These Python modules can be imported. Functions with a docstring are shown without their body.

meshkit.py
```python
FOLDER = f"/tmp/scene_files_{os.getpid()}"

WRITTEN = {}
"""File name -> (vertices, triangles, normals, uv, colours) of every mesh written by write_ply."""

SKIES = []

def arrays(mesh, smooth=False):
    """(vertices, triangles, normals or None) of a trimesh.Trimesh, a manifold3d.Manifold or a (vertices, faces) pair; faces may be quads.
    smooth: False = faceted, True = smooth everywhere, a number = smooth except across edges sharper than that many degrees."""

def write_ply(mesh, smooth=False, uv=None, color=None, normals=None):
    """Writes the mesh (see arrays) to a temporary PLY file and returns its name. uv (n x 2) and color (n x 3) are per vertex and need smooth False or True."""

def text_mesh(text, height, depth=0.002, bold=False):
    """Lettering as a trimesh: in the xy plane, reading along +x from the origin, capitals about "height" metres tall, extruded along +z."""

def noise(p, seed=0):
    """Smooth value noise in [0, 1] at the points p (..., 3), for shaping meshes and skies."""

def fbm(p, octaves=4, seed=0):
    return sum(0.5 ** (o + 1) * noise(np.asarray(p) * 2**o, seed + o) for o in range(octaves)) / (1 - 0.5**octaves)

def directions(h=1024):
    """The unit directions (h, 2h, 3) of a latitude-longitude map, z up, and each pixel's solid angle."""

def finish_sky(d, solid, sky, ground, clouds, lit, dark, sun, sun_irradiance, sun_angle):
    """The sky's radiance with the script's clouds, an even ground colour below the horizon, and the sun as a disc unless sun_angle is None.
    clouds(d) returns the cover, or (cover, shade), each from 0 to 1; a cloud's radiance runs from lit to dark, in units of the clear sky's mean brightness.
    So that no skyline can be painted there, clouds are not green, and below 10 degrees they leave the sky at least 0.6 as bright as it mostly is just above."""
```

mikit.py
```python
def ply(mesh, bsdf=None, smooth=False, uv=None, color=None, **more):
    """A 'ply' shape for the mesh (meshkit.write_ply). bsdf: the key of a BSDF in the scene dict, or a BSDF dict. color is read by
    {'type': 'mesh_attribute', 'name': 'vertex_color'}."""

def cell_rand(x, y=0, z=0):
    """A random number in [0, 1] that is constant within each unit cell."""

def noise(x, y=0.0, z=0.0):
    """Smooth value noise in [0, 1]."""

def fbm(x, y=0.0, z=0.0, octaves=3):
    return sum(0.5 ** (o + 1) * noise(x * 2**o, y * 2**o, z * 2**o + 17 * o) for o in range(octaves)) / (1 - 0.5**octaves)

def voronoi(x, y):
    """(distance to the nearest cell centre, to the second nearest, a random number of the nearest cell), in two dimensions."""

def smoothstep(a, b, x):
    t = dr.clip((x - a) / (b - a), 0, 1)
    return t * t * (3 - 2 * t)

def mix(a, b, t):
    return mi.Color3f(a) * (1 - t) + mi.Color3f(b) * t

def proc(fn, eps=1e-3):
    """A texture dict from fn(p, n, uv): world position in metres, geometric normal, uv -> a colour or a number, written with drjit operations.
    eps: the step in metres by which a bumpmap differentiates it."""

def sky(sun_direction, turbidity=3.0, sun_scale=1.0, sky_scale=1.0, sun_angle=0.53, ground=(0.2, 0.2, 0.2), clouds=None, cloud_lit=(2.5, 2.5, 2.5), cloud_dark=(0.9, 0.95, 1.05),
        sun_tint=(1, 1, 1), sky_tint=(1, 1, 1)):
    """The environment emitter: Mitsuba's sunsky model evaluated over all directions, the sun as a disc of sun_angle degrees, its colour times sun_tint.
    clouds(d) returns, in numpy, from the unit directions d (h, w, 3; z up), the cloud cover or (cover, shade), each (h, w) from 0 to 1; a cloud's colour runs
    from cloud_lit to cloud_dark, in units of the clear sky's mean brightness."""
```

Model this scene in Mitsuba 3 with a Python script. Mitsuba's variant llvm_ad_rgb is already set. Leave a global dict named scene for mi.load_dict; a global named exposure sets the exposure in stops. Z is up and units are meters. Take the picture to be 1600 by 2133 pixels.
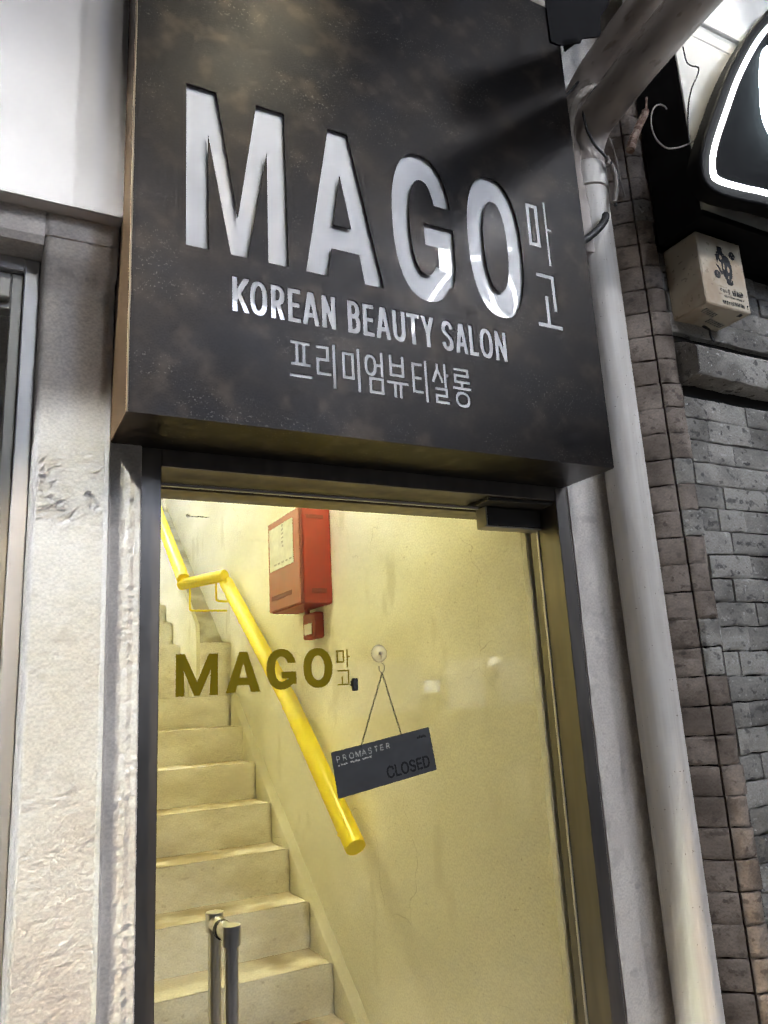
import math, random
import numpy as np, trimesh, mitsuba as mi, drjit as dr
import mikit, meshkit
from mikit import proc, noise, fbm, voronoi, cell_rand, smoothstep, mix
from shapely import affinity
from shapely.geometry import Polygon, LineString, Point, box as sbox
from shapely.ops import unary_union
T = mi.ScalarTransform4f
random.seed(4); RNG = np.random.default_rng(7)
scene, labels = {'type': 'scene'}, {}

# ------------------------------------------------------------------ camera, sky, exposure
YAW, PITCH, ROLL = np.radians([28.42, 13.31, -3.153])
CAM = np.array([0, -1.6, 1.55])
fw = np.array([math.sin(YAW)*math.cos(PITCH), math.cos(YAW)*math.cos(PITCH), math.sin(PITCH)])
rt = np.array([math.cos(YAW), -math.sin(YAW), 0]); up = np.cross(rt, fw)
rt, up = math.cos(ROLL)*rt+math.sin(ROLL)*up, -math.sin(ROLL)*rt+math.cos(ROLL)*up
M4 = np.eye(4); M4[:3, 0] = -rt; M4[:3, 1] = up; M4[:3, 2] = fw; M4[:3, 3] = CAM
scene['camera'] = {'type': 'perspective', 'fov': 53.13, 'fov_axis': 'x', 'near_clip': .02, 'far_clip': 200.0, 'to_world': T(M4.tolist())}
scene['sky'] = mikit.sky([.3, -.8, .35], turbidity=4, sun_scale=0.0, sky_scale=.017, clouds=lambda d: 1.0, cloud_lit=(1, .95, .95), cloud_dark=(.8, .8, .9), ground=(.1, .1, .1))
exposure = 0.0

# ------------------------------------------------------------------ materials
def rgb(*c): return {'type': 'rgb', 'value': list(c)}
def mat(name, base, rough=.6, metal=0.0, spec=.5, bump=None, bscale=1.0, eps=1e-3, **kw):
    b = {'type': 'principled', 'base_color': proc(base) if callable(base) else rgb(*base),
         'roughness': proc(rough) if callable(rough) else rough, 'metallic': metal, 'specular': spec, **kw}
    if bump: b = {'type': 'bumpmap', 'arbitrary': {**proc(bump, eps), 'type': 'proc'}, 'scale': bscale, 'bsdf': b}
    scene['m_'+name] = {'type': 'twosided', 'bsdf': b}
    return 'm_'+name

def stucco_col(p, n, uv):
    a = fbm(p.x*9, p.y*9, p.z*6, 4); s = fbm(p.x*60, p.y*60, p.z*60, 2)
    dirt = smoothstep(.66, .80, fbm(p.x*26+7, p.y*26, p.z*26, 3))
    m = mix((.66, .62, .57), (.55, .51, .47), smoothstep(.3, .7, a)) * (.80+.40*fbm(p.x*230, p.y*230, p.z*230, 2))
    return mix(m, (.38, .35, .32), dirt*.45 + smoothstep(.68, .85, s)*.35)
M_STUCCO = mat('stucco', stucco_col, 1.0, 0, .12, bump=lambda p, n, uv: fbm(p.x*170, p.y*170, p.z*170, 3), bscale=.0012, eps=6e-4)
def fascia_col(p, n, uv):
    return mix((.64, .60, .565), (.57, .535, .505), smoothstep(.35, .7, fbm(p.x*5, p.y*5, p.z*3, 3)))
M_FASCIA = mat('fascia', fascia_col, .7, bump=lambda p, n, uv: fbm(p.x*60, p.y*60, p.z*60, 2), bscale=.0006)
def steel_col(p, n, uv):
    a = fbm(p.x*5+3, p.y*5, p.z*4, 4); b = fbm(p.x*24, p.y*24, p.z*20+9, 3); c = fbm(p.x*260, p.y*260, p.z*190, 3)
    base = mix((.021, .0198, .0205), (.037, .030, .0245), smoothstep(.25, .8, a*.5+b*.5)) * (.26+.24*fbm(p.x*320, p.y*320, p.z*320, 2))
    base = mix(base, (.050, .038, .028), smoothstep(.5, .85, b)*.35)
    return mix(base, (.20, .19, .16), smoothstep(.62, .86, c)*.28*smoothstep(.45, .8, fbm(p.x*11+5, p.y*11, p.z*11, 3)))
def steel_rough(p, n, uv):
    return .30 + .20*fbm(p.x*7, p.y*7, p.z*7+3, 3) - .04*smoothstep(.6, .78, fbm(p.x*45, p.y*45, p.z*45, 3))
M_STEEL = mat('sign_steel', steel_col, steel_rough, .85, bump=lambda p, n, uv: fbm(p.x*140, p.y*140, p.z*140, 3)+.6*fbm(p.x*40, p.y*40, p.z*40, 2), bscale=.00014, eps=1e-3)
M_SIDE = mat('sign_side', lambda p, n, uv: mix((.036, .024, .015), (.020, .015, .011), fbm(p.x*20, p.y*20, p.z*9, 4)), .45, .55)
M_WELD = mat('sign_edge', (.20, .165, .12), .4, .9)
scene['m_acrylic'] = {'type': 'twosided', 'bsdf': {'type': 'plastic', 'diffuse_reflectance': rgb(.80, .79, .79), 'int_ior': 1.52, 'nonlinear': False}}
M_ACRYL = 'm_acrylic'
M_FRAME = mat('frame_steel', lambda p, n, uv: mix((.11, .108, .11), (.20, .185, .168), fbm(p.x*40, p.y*40, p.z*5, 3)), lambda p, n, uv: .32+.14*fbm(p.x*30, p.y*30, p.z*9, 3), .9)
def plaster_col(p, n, uv):
    a = fbm(p.x*2, p.y*2, p.z*2.4, 4); s = fbm(p.x*34, p.y*34, p.z*30+5, 3)
    m = mix((.76, .74, .62), (.65, .63, .50), smoothstep(.35, .7, a)) * (.86+.28*fbm(p.x*190, p.y*190, p.z*190, 2))
    v = voronoi(p.y*1.7+.35*fbm(p.y*6, p.z*6, 0, 3), p.z*1.3+.35*fbm(p.y*6+9, p.z*6, 3, 3)); crack = (1-smoothstep(.0, .006, v[1]-v[0]))*smoothstep(.52, .62, fbm(p.y*2.3, p.z*2.3, 4, 2))
    m = mix(m, (.36, .33, .23), crack*.6)
    pit = smoothstep(.70, .84, fbm(p.x*85, p.y*85, p.z*85+2, 3))*smoothstep(.42, .6, fbm(p.x*3+9, p.y*3, p.z*3, 3))
    return mix(mix(m, (.40, .36, .25), pit*.6), (.52, .49, .36), smoothstep(.66, .8, fbm(p.x*7, p.y*7, p.z*3+5, 4))*.5)
def plaster_bump(p, n, uv): return fbm(p.x*16, p.y*16, p.z*16, 4) + .35*fbm(p.x*90, p.y*90, p.z*90, 2)
M_PLASTER = mat('plaster', plaster_col, .75, bump=plaster_bump, bscale=.0032, eps=1.5e-3)
def step_col(p, n, uv):
    a = fbm(p.x*5, p.y*5, p.z*8, 4); s = fbm(p.x*40, p.y*40, p.z*40, 3)
    top = smoothstep(.5, .9, n.z)
    m = mix((.78, .76, .69), (.64, .61, .52), smoothstep(.35, .7, a)) * (.84+.32*fbm(p.x*170, p.y*170, p.z*170, 2))
    return mix(mix(m, (.25, .20, .13), top*(.45+.4*smoothstep(.35, .6, a))), (.36, .32, .25), smoothstep(.68, .86, s)*.4)
M_STEP = mat('step', step_col, .8, bump=lambda p, n, uv: fbm(p.x*30, p.y*30, p.z*30, 3), bscale=.003, eps=2e-3)
M_YELLOW = mat('yellow_paint', lambda p, n, uv: mix((.90, .70, .015), (.84, .62, .012), fbm(p.x*20, p.y*20, p.z*20, 3)), .28, 0, .5, bump=lambda p, n, uv: fbm(p.x*160, p.y*160, p.z*160, 2), bscale=.0005, eps=8e-4)
M_RED = mat('red_paint', lambda p, n, uv: mix((.20, .012, .010), (.15, .010, .008), fbm(p.x*14, p.y*14, p.z*9, 3)), .42)
M_REDP = mat('pale_red', lambda p, n, uv: mix((.30, .085, .075), (.24, .065, .055), fbm(p.x*14, p.y*14, p.z*9, 3)), .35)  # paler, pinker red for the cabinet door
M_DKRED = mat('dark_red', (.10, .012, .012), .5)
M_PIPE = mat('pipe_paint', lambda p, n, uv: mix(mix((.66, .63, .58), (.54, .50, .45), smoothstep(.32, .68, .6*fbm(p.x*10, p.y*10, p.z*2.2, 4)+.4*fbm(p.x*70, p.y*70, p.z*1.4, 3))), (.22, .16, .12), smoothstep(.80, .88, fbm(p.x*160, p.y*160, p.z*110, 2))*.7),
             .55, bump=lambda p, n, uv: fbm(p.x*50, p.y*50, p.z*30, 3), bscale=.0012)
def brick_col(p, n, uv):
    a = fbm(p.x*6, p.y*6, p.z*7, 4); s = fbm(p.x*55, p.y*55, p.z*55, 3)
    m = mix((.30, .287, .258), (.14, .132, .117), smoothstep(.38, .66, a)) * (.7+.6*fbm(p.x*210, p.y*210, p.z*210, 2))
    return mix(mix(m, (.05, .048, .046), smoothstep(.58, .76, s)*.8), (.5, .49, .46), smoothstep(.66, .8, fbm(p.x*75+4, p.y*75, p.z*75, 3))*.6)
M_BRICK = mat('stone', brick_col, .9, bump=lambda p, n, uv: fbm(p.x*60, p.y*60, p.z*60, 4), bscale=.006, eps=1.5e-3)
def corner_col(p, n, uv):
    a = fbm(p.x*8, p.y*8, p.z*9+3, 4); s = fbm(p.x*55, p.y*55, p.z*55, 3)
    m = mix((.215, .178, .148), (.105, .083, .066), smoothstep(.36, .66, a))
    m = m * (.7+.6*fbm(p.x*210, p.y*210, p.z*210, 2))
    return mix(m, (.055, .042, .034), smoothstep(.56, .78, s)*.7)
M_CORNER = mat('corner_stone', corner_col, .85, bump=lambda p, n, uv: fbm(p.x*55, p.y*55, p.z*55, 4), bscale=.006, eps=1.5e-3)
M_BRICK2 = mat('stone_dark', lambda p, n, uv: brick_col(p, n, uv)*.72, .9, bump=lambda p, n, uv: fbm(p.x*60, p.y*60, p.z*60, 4), bscale=.006, eps=1.5e-3)
M_MORTAR = mat('mortar', (.035, .032, .03), .95)
M_BLACK = mat('black_paint', (.006, .006, .0065), .6, 0, .03)
M_RUBBER = mat('black_plastic', (.018, .018, .018), .5)
M_CABLE = mat('grey_cable', lambda p, n, uv: mix((.30, .27, .24), (.16, .14, .12), fbm(p.x*60, p.y*60, p.z*60, 3)), .7)
M_RUST = mat('rusty', lambda p, n, uv: mix((.30, .22, .17), (.13, .075, .05), smoothstep(.35, .65, fbm(p.x*70, p.y*70, p.z*70, 3))), .85)
M_BOXC = mat('cream_box', lambda p, n, uv: mix(mix((.50, .43, .32), (.40, .30, .20), smoothstep(.4, .7, fbm(p.x*16, p.y*16, p.z*12, 4))), (.25, .19, .13), smoothstep(.7, .82, fbm(p.x*80, p.y*80, p.z*80, 2))*.6), .6)
M_WPANEL = mat('white_panel', lambda p, n, uv: mix((.72, .71, .66), (.60, .58, .52), smoothstep(.4, .75, fbm(p.x*4, p.y*4, p.z*3, 4))), .5)
M_CHROME = mat('stainless', lambda p, n, uv: mix((.78, .76, .72), (.66, .64, .61), fbm(p.x*80, p.y*80, p.z*4, 2)), .2, 1.0)
M_GOLD = None
scene['m_gold_film'] = {'type': 'principledthin', 'base_color': rgb(.30, .235, .02), 'roughness': .35, 'diff_trans': .9, 'spec_trans': 0.0}
M_GOLD = 'm_gold_film'
M_BOARD = mat('board_black', lambda p, n, uv: mix((.034, .035, .037), (.070, .072, .075), fbm(p.x*22, p.y*22, p.z*22, 4)), .3, .1)
M_INK = mat('ink_black', (.008, .008, .009), .4)
M_PALE = mat('ink_pale', (.62, .60, .56), .5)
M_PAPER = mat('paper', lambda p, n, uv: mix((.55, .55, .47), (.42, .42, .36), fbm(p.x*30, p.y*30, p.z*30, 3)), .25)
M_ALU = mat('aluminium', (.52, .52, .53), .38, .5)
M_ALUD = mat('aluminium_inner', (.30, .29, .26), .4, .4)
M_DARK = mat('dark_wall', (.10, .10, .10), .8)
M_GREYW = mat('grey_wall', (.30, .29, .28), .8)
M_ROAD = mat('asphalt', lambda p, n, uv: mix((.05, .05, .05), (.035, .035, .036), fbm(p.x*3, p.y*3, 0, 4)), .7)
M_PAVE = mat('paving', lambda p, n, uv: mix((.22, .21, .20), (.15, .14, .135), fbm(p.x*6, p.y*6, 0, 4)), .75)
scene['m_pane'] = {'type': 'thindielectric', 'int_ior': 1.5, 'ext_ior': 1.0}
scene['m_cup'] = {'type': 'blendbsdf', 'weight': .30, 'a': {'type': 'thindielectric'}, 'b': {'type': 'principledthin', 'base_color': rgb(.85, .84, .78), 'roughness': .4, 'diff_trans': 1.0}}
scene['m_clear'] = {'type': 'dielectric', 'int_ior': 1.49, 'ext_ior': 1.0}
M_LAMP = mat('lamp_white', (.8, .8, .8), .5)

# ------------------------------------------------------------------ helpers
def add(key, mesh, m, smooth=False, emit=None, **more):
    base, k, i = key, key, 0
    while k in scene:
        i += 1; k = f'{base}_{i:03d}'
    d = mikit.ply(mesh, m, smooth=smooth, **more)
    if emit is not None: d['emitter'] = {'type': 'area', 'radiance': rgb(*emit)}
    scene[k] = d
    return k
def tag(key, label, cat=None, group=None, kind=None):
    d = {'label': label}
    if cat: d['category'] = cat
    if group: d['group'] = group
    if kind: d['kind'] = kind
    labels[key] = d
def struct(key): labels[key] = {'kind': 'structure'}
def cat(*ms): return trimesh.util.concatenate([m for m in ms])
def bx(x0, x1, y0, y1, z0, z1, c=0.0):
    if c <= 0:
        m = trimesh.creation.box((x1-x0, y1-y0, z1-z0)); m.apply_translation(((x0+x1)/2, (y0+y1)/2, (z0+z1)/2)); return m
    pts = []
    for sx in (0, 1):
        for sy in (0, 1):
            for sz in (0, 1):
                p = np.array([x1 if sx else x0, y1 if sy else y0, z1 if sz else z0])
                q = np.array([-c if sx else c, -c if sy else c, -c if sz else c])
                for k in range(3):
                    v = p+q; v[k] = p[k]; pts.append(v)
    return trimesh.Trimesh(np.array(pts)).convex_hull
def extr(poly, y0, y1):
    """polygon in the facade (x, z), from y0 (street side) to y1"""
    gs = getattr(poly, 'geoms', [poly]); out = []
    for g in gs:
        if g.is_empty or g.area < 1e-8: continue
        m = trimesh.creation.extrude_polygon(g, y1-y0, engine='earcut')
        v = m.vertices.copy(); m.vertices = np.stack([v[:, 0], y1-v[:, 2], v[:, 1]], 1); out.append(m)
    return cat(*out)
def extr_z(poly, z0, z1):
    m = trimesh.creation.extrude_polygon(poly, z1-z0, engine='earcut'); m.apply_translation((0, 0, z0)); return m
def extr_x(poly_yz, x0, x1):
    m = trimesh.creation.extrude_polygon(poly_yz, x1-x0, engine='earcut'); v = m.vertices.copy()
    m.vertices = np.stack([x0+v[:, 2], v[:, 0], v[:, 1]], 1); return m
def curve(pts, n=8):
    p = np.asarray(pts, float); q = np.vstack([2*p[0]-p[1], p, 2*p[-1]-p[-2]]); out = []
    for i in range(len(p)-1):
        a, b, c, d = q[i:i+4]
        for t in np.linspace(0, 1, n, endpoint=False):
            out.append(.5*((2*b)+(-a+c)*t+(2*a-5*b+4*c-d)*t*t+(-a+3*b-3*c+d)*t**3))
    return np.vstack([out, p[-1:]])
def tube(pts, r, sides=12, closed_caps=True):
    p = np.asarray(pts, float); r = np.broadcast_to(np.asarray(r, float), (len(p),))
    t = np.gradient(p, axis=0); t /= np.linalg.norm(t, axis=1, keepdims=True)
    a = np.cross(t[0], [0, 0, 1.] if abs(t[0][2]) < .9 else [1., 0, 0]); a /= np.linalg.norm(a)
    ang = np.arange(sides)*2*np.pi/sides; V = []
    for i in range(len(p)):
        a = a-t[i]*(a@t[i]); a /= np.linalg.norm(a); b = np.cross(t[i], a)
        V.append(p[i]+r[i]*(np.cos(ang)[:, None]*a+np.sin(ang)[:, None]*b))
    V = np.vstack(V); F = []
    for i in range(len(p)-1):
        for j in range(sides):
            k = (j+1) % sides; F += [[i*sides+j, i*sides+k, (i+1)*sides+k], [i*sides+j, (i+1)*sides+k, (i+1)*sides+j]]
    n = len(V); V = np.vstack([V, p[0], p[-1]])
    for j in range(sides):
        k = (j+1) % sides; F += [[n, k, j], [n+1, n-sides+j, n-sides+k]]
    m = trimesh.Trimesh(V, F, process=False); return m
def cyl(p0, p1, r, sides=20): return tube(np.linspace(p0, p1, 2), r, sides)
def grid(P):
    """(n, m, 3) points to a mesh"""
    n, m = P.shape[:2]; i, j = np.meshgrid(np.arange(n-1), np.arange(m-1), indexing='ij'); a = (i*m+j).ravel()
    return trimesh.Trimesh(P.reshape(-1, 3), np.vstack([np.stack([a, a+1, a+m+1], 1), np.stack([a, a+m+1, a+m], 1)]), process=False)
def rough_box(x0, x1, y0, y1, z0, z1, amp, freq, edge, seed=0, res=.03):
    m = bx(x0, x1, y0, y1, z0, z1)
    m = m.subdivide_to_size(res, max_iter=12)
    m.merge_vertices()
    v = m.vertices; lo, hi = np.array([x0, y0, z0]), np.array([x1, y1, z1])
    near = np.minimum(v-lo, hi-v); cnt = (near < 1e-6)
    pull = np.where(cnt, np.where(v-lo < hi-v, 1, -1), 0)*edge
    two = (cnt.sum(1) >= 2)[:, None]
    wob = (meshkit.fbm(v*freq, 3, seed)-.5)[:, None]
    nrm = -np.sign(pull)
    m.vertices = v + np.where(two, pull*(.6+1.6*meshkit.noise(v*freq*1.7, seed+3))[:, None], 0) + nrm*wob*amp
    return m

# ---------- stroke lettering
def strokes(lines, x0, x1, z0, z1, t, clip=True, inset=True):
    """lines in a unit box; a list of points is a stroke, ('o', cx, cz, rx, rz) a ring"""
    k = t/2 if inset else 0
    X = lambda u: x0+k+(x1-x0-2*k)*u
    Z = lambda w: z0+k+(z1-z0-2*k)*w
    out = []
    for l in lines:
        if l[0] == 'o':
            a = np.linspace(0, 2*np.pi, 40)
            ring = LineString([(X(l[1]+l[3]*np.sign(np.cos(q))*abs(np.cos(q))**.86), Z(l[2]+l[4]*np.sign(np.sin(q))*abs(np.sin(q))**.86)) for q in a])
            out.append(ring.buffer(t/2))
        else:
            out.append(LineString([(X(u), Z(w)) for u, w in l]).buffer(t/2, cap_style='square' if not clip else 'square', join_style='mitre', mitre_limit=3))
    g = unary_union(out)
    return g.intersection(sbox(x0, z0, x1, z1)) if clip else g
def arc(cx, cz, rx, rz, a0, a1, n=12): return [(cx+rx*math.cos(math.radians(a)), cz+rz*math.sin(math.radians(a))) for a in np.linspace(a0, a1, n)]
LAT = {
 'K': [[(0, -.1), (0, 1.1)], [(1.06, 1.1), (.0, .36)], [(.30, .56), (1.06, -.1)]],
 'O': [('o', .5, .5, .5, .5)],
 'R': [[(0, -.1), (0, 1), (.5, 1)]+arc(.55, .745, .45, .255, 80, -80)+[(.5, .49), (0, .49)], [(.45, .49), (1.02, -.1)]],
 'E': [[(1.1, 1), (0, 1), (0, 0), (1.1, 0)], [(0, .52), (.88, .52)]],
 'A': [[(-.03, -.1), (.46, 1.1)], [(1.03, -.1), (.54, 1.1)], [(.2, .27), (.8, .27)]],
 'N': [[(0, -.1), (0, 1.1)], [(1, -.1), (1, 1.1)], [(-.02, 1.05), (1.02, -.05)]],
 'B': [[(0, 0), (0, 1), (.5, 1)]+arc(.5, .765, .42, .235, 90, -90)+[(0, .53)], [(.5, .53)]+arc(.55, .265, .45, .265, 90, -90)+[(0, 0)]],
 'U': [[(0, 1.1), (0, .3)]+arc(.5, .3, .5, .3, 180, 360)+[(1, 1.1)]],
 'T': [[(-.1, 1), (1.1, 1)], [(.5, 1), (.5, -.1)]],
 'Y': [[(-.03, 1.1), (.5, .42)], [(1.03, 1.1), (.5, .42)], [(.5, .45), (.5, -.1)]],
 'S': [arc(.5, .76, .47, .24, 20, 200, 14)+[(.16, .62), (.5, .51), (.84, .40)]+arc(.5, .24, .47, .24, 20, -160, 14)],
 'L': [[(0, 1.1), (0, 0), (1.1, 0)]],
}
def merge(name): return name

# ------------------------------------------------------------------ facade, ground, street
add('road', bx(-30, 30, -40, -2.2, -.3, 0), M_ROAD); struct('road')
add('pavement', bx(-30, 30, -2.2, .12, -.3, .12, .01), M_PAVE); struct('pavement')

# plain plastered house front behind the sign, opened for the door
def relief(P, N, seed, a1=.0022, a2=.0016, f1=14, f2=55):
    d = (meshkit.fbm(P*f1, 3, seed)-.5)*2*a1 + (meshkit.fbm(P*f2, 3, seed+9)-.5)*2*a2
    return P + N*d[..., None]
zs = np.concatenate([np.linspace(.12, .6, 8)[:-1], np.arange(.6, 3.3, .006), np.linspace(3.3, 4.6, 12)])
xs = np.arange(1.4555, 1.76, .006)
X, Z = np.meshgrid(xs, zs); P = np.stack([X, 0*X-.003, Z], -1); N = np.zeros_like(P); N[..., 1] = -1
rough = grid(relief(P, N, 3, .0022, .0011))
add('house_front__wall', cat(bx(1.4535, 2.9, .002, .14, .12, 4.6), bx(.20, 1.4535, .004, .14, 2.0985, 4.6), bx(.20, .290, .004, .14, .12, 2.0985), bx(-3.0, .20, .16, .3, .12, 4.6)), M_STUCCO)
tag('house_front', 'pale plastered house front around the stairway entrance', 'building')
add('house_front__plaster_strip', rough, M_STUCCO, True)
tag('house_front__plaster_strip', 'bumpy white plaster strip between door frame and drainpipe')

# left pilaster: rough stucco with flared head, ridge and recess
prof = [(.080, .05), (.080, .03), (.0805, .008), (.083, -.006), (.087, -.0115)]+[(x, -.013) for x in np.arange(.092, .2195, .0042)]+[(.2215, -.0155), (.2245, -.0165), (.2275, -.0145), (.2285, -.011), (.2292, -.0075), (.231, -.0065)]+[(x, -.0078+.0006*math.sin(x*300)) for x in np.arange(.234, .2895, .0042)]+[(.2908, -.0072), (.2914, -.004), (.2914, .004)]
prof = np.array(prof); pn = np.gradient(prof, axis=0); pn = np.stack([pn[:, 1], -pn[:, 0]], 1); pn /= np.linalg.norm(pn, axis=1, keepdims=True)
zs = np.concatenate([np.linspace(.12, .7, 12)[:-1], np.arange(.7, 2.56, .0042)])
Pz = np.zeros((len(zs), len(prof), 3)); Nz = np.zeros_like(Pz)
lean = (2.1-zs)*.008
Pz[..., 0] = prof[:, 0][None]+lean[:, None]*np.clip((prof[:, 0]-.08)/.2, 0, .7)[None]; Pz[..., 1] = prof[:, 1][None]; Pz[..., 2] = zs[:, None]
front = (prof[:, 0] < .2285)[None, :]*1.0
t = np.clip((zs-2.395)/(2.475-2.395), 0, 1); flare = t*t*(3-2*t)*.045
Pz[..., 1] -= flare[:, None]*front
Nz[..., 0] = pn[:, 0][None]; Nz[..., 1] = pn[:, 1][None]
amp = np.where(front > 0, 1.0, 1.35)[..., None]*1.0
d = ((meshkit.fbm(Pz*np.array([16, 16, 13]), 3, 5)-.5)*.0010 + (meshkit.fbm(Pz*np.array([115, 115, 95]), 3, 15)-.5)*.0019)*(amp[..., 0])
d *= np.where(zs > 2.1, .55, 1)[:, None]
# chips and scrapes with their own outline
def chip(cx, cz, w, h, ang, depth, sharp=3):
    x, z = Pz[..., 0]-cx, Pz[..., 2]-cz; c, s = math.cos(ang), math.sin(ang)
    u, v = (x*c+z*s)/w, (-x*s+z*c)/h
    r = np.sqrt(u*u+v*v)+(meshkit.fbm(Pz*150, 3, 77)-.5)*1.8
    return -depth*.42*np.clip((1.1-r)*sharp, 0, 1)
d = d + front*(chip(.118, 2.012, .020, .028, .4, .003) + chip(.112, 1.985, .012, .03, -.2, .0022) + chip(.128, 1.925, .030, .016, -.3, .0035) + chip(.130, 1.952, .028, .005, -.45, .003) + chip(.198, 1.955, .007, .016, .6, .006, 6) + chip(.200, 2.010, .007, .010, .2, .002) + chip(.215, 1.73, .02, .012, .3, .0015) + chip(.21, 2.43, .02, .02, 0, .006))
Pz = Pz + Nz*d[..., None]
add('stucco_pilaster', grid(Pz), M_STUCCO, True)
tag('stucco_pilaster', 'rough white stucco pilaster with chips left of the entrance', 'pilaster')
# beam over the shop window and white fascia above it
t = np.linspace(0, 1, 9)
bp = np.vstack([[(.05, 2.485), (-.02, 2.485), (-.046, 2.487)], [(-.058, 2.50), (-.0605, 2.53), (-.061, 2.556), (.05, 2.556)]])
add('window_beam', extr_x(Polygon(bp), -3.0, .080), M_STUCCO, 20); 
scene['window_beam__cap'] = mikit.ply(rough_box(.080, .2285, -.0615, .0, 2.5, 2.5575, .004, 40, .003, 3, .012), M_STUCCO, smooth=40)
tag('window_beam', 'plastered beam under the bright white fascia at left', 'beam')
zf = np.arange(2.556, 4.62, .01); xf = np.concatenate([np.linspace(-3, -.2, 8)[:-1], np.arange(-.2, .2285, .01), [.2275]])
X, Z = np.meshgrid(xf, zf); P = np.stack([X, 0*X-.0985, Z], -1); N = np.zeros_like(P); N[..., 1] = -1
lip = np.exp(-((Z-2.556)/.006)**2)
P = relief(P, N, 8, .0012, .0004, 5, 40)
fascia_front = grid(P)
add('white_fascia', cat(fascia_front, bx(-3, .2275, -.0965, .0, 2.556, 4.62)), M_FASCIA, False)
tag('white_fascia', 'smooth white fascia panel lit by a spotlight, upper left', 'fascia')

# left shop window
def frame_parts(key):
    add(key+'__frame', cat(bx(.049, .0785, .018, .075, .12, 2.4845, .002), bx(-2.2, .049, .018, .075, 2.455, 2.4845, .002)), M_ALU)
    add(key+'__sash', cat(bx(.026, .0485, .034, .07, .12, 2.4545, .002), bx(-2.2, .026, .034, .07, 2.37, 2.4545, .002)), M_ALUD)
    add(key+'__pane', grid(np.array([[[-2.2, .05, .12], [.026, .05, .12]], [[-2.2, .05, 2.37], [.026, .05, 2.37]]])), 'm_pane')
    add(key+'__blind_box', bx(-2.2, .0255, .012, .0335, 2.385, 2.43, .003), M_ALUD)
frame_parts('shop_window'); tag('shop_window', 'aluminium framed shop window at the left edge', 'window')
add('shop_room__back_wall', bx(-3, .2, 1.5, 1.6, .12, 3), M_GREYW); add('shop_room__floor', bx(-3, .2, .16, 1.5, .1, .14), M_DARK); add('shop_room__ceiling', bx(-3, .2, .16, 1.5, 2.6, 2.7), M_GREYW)
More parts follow.
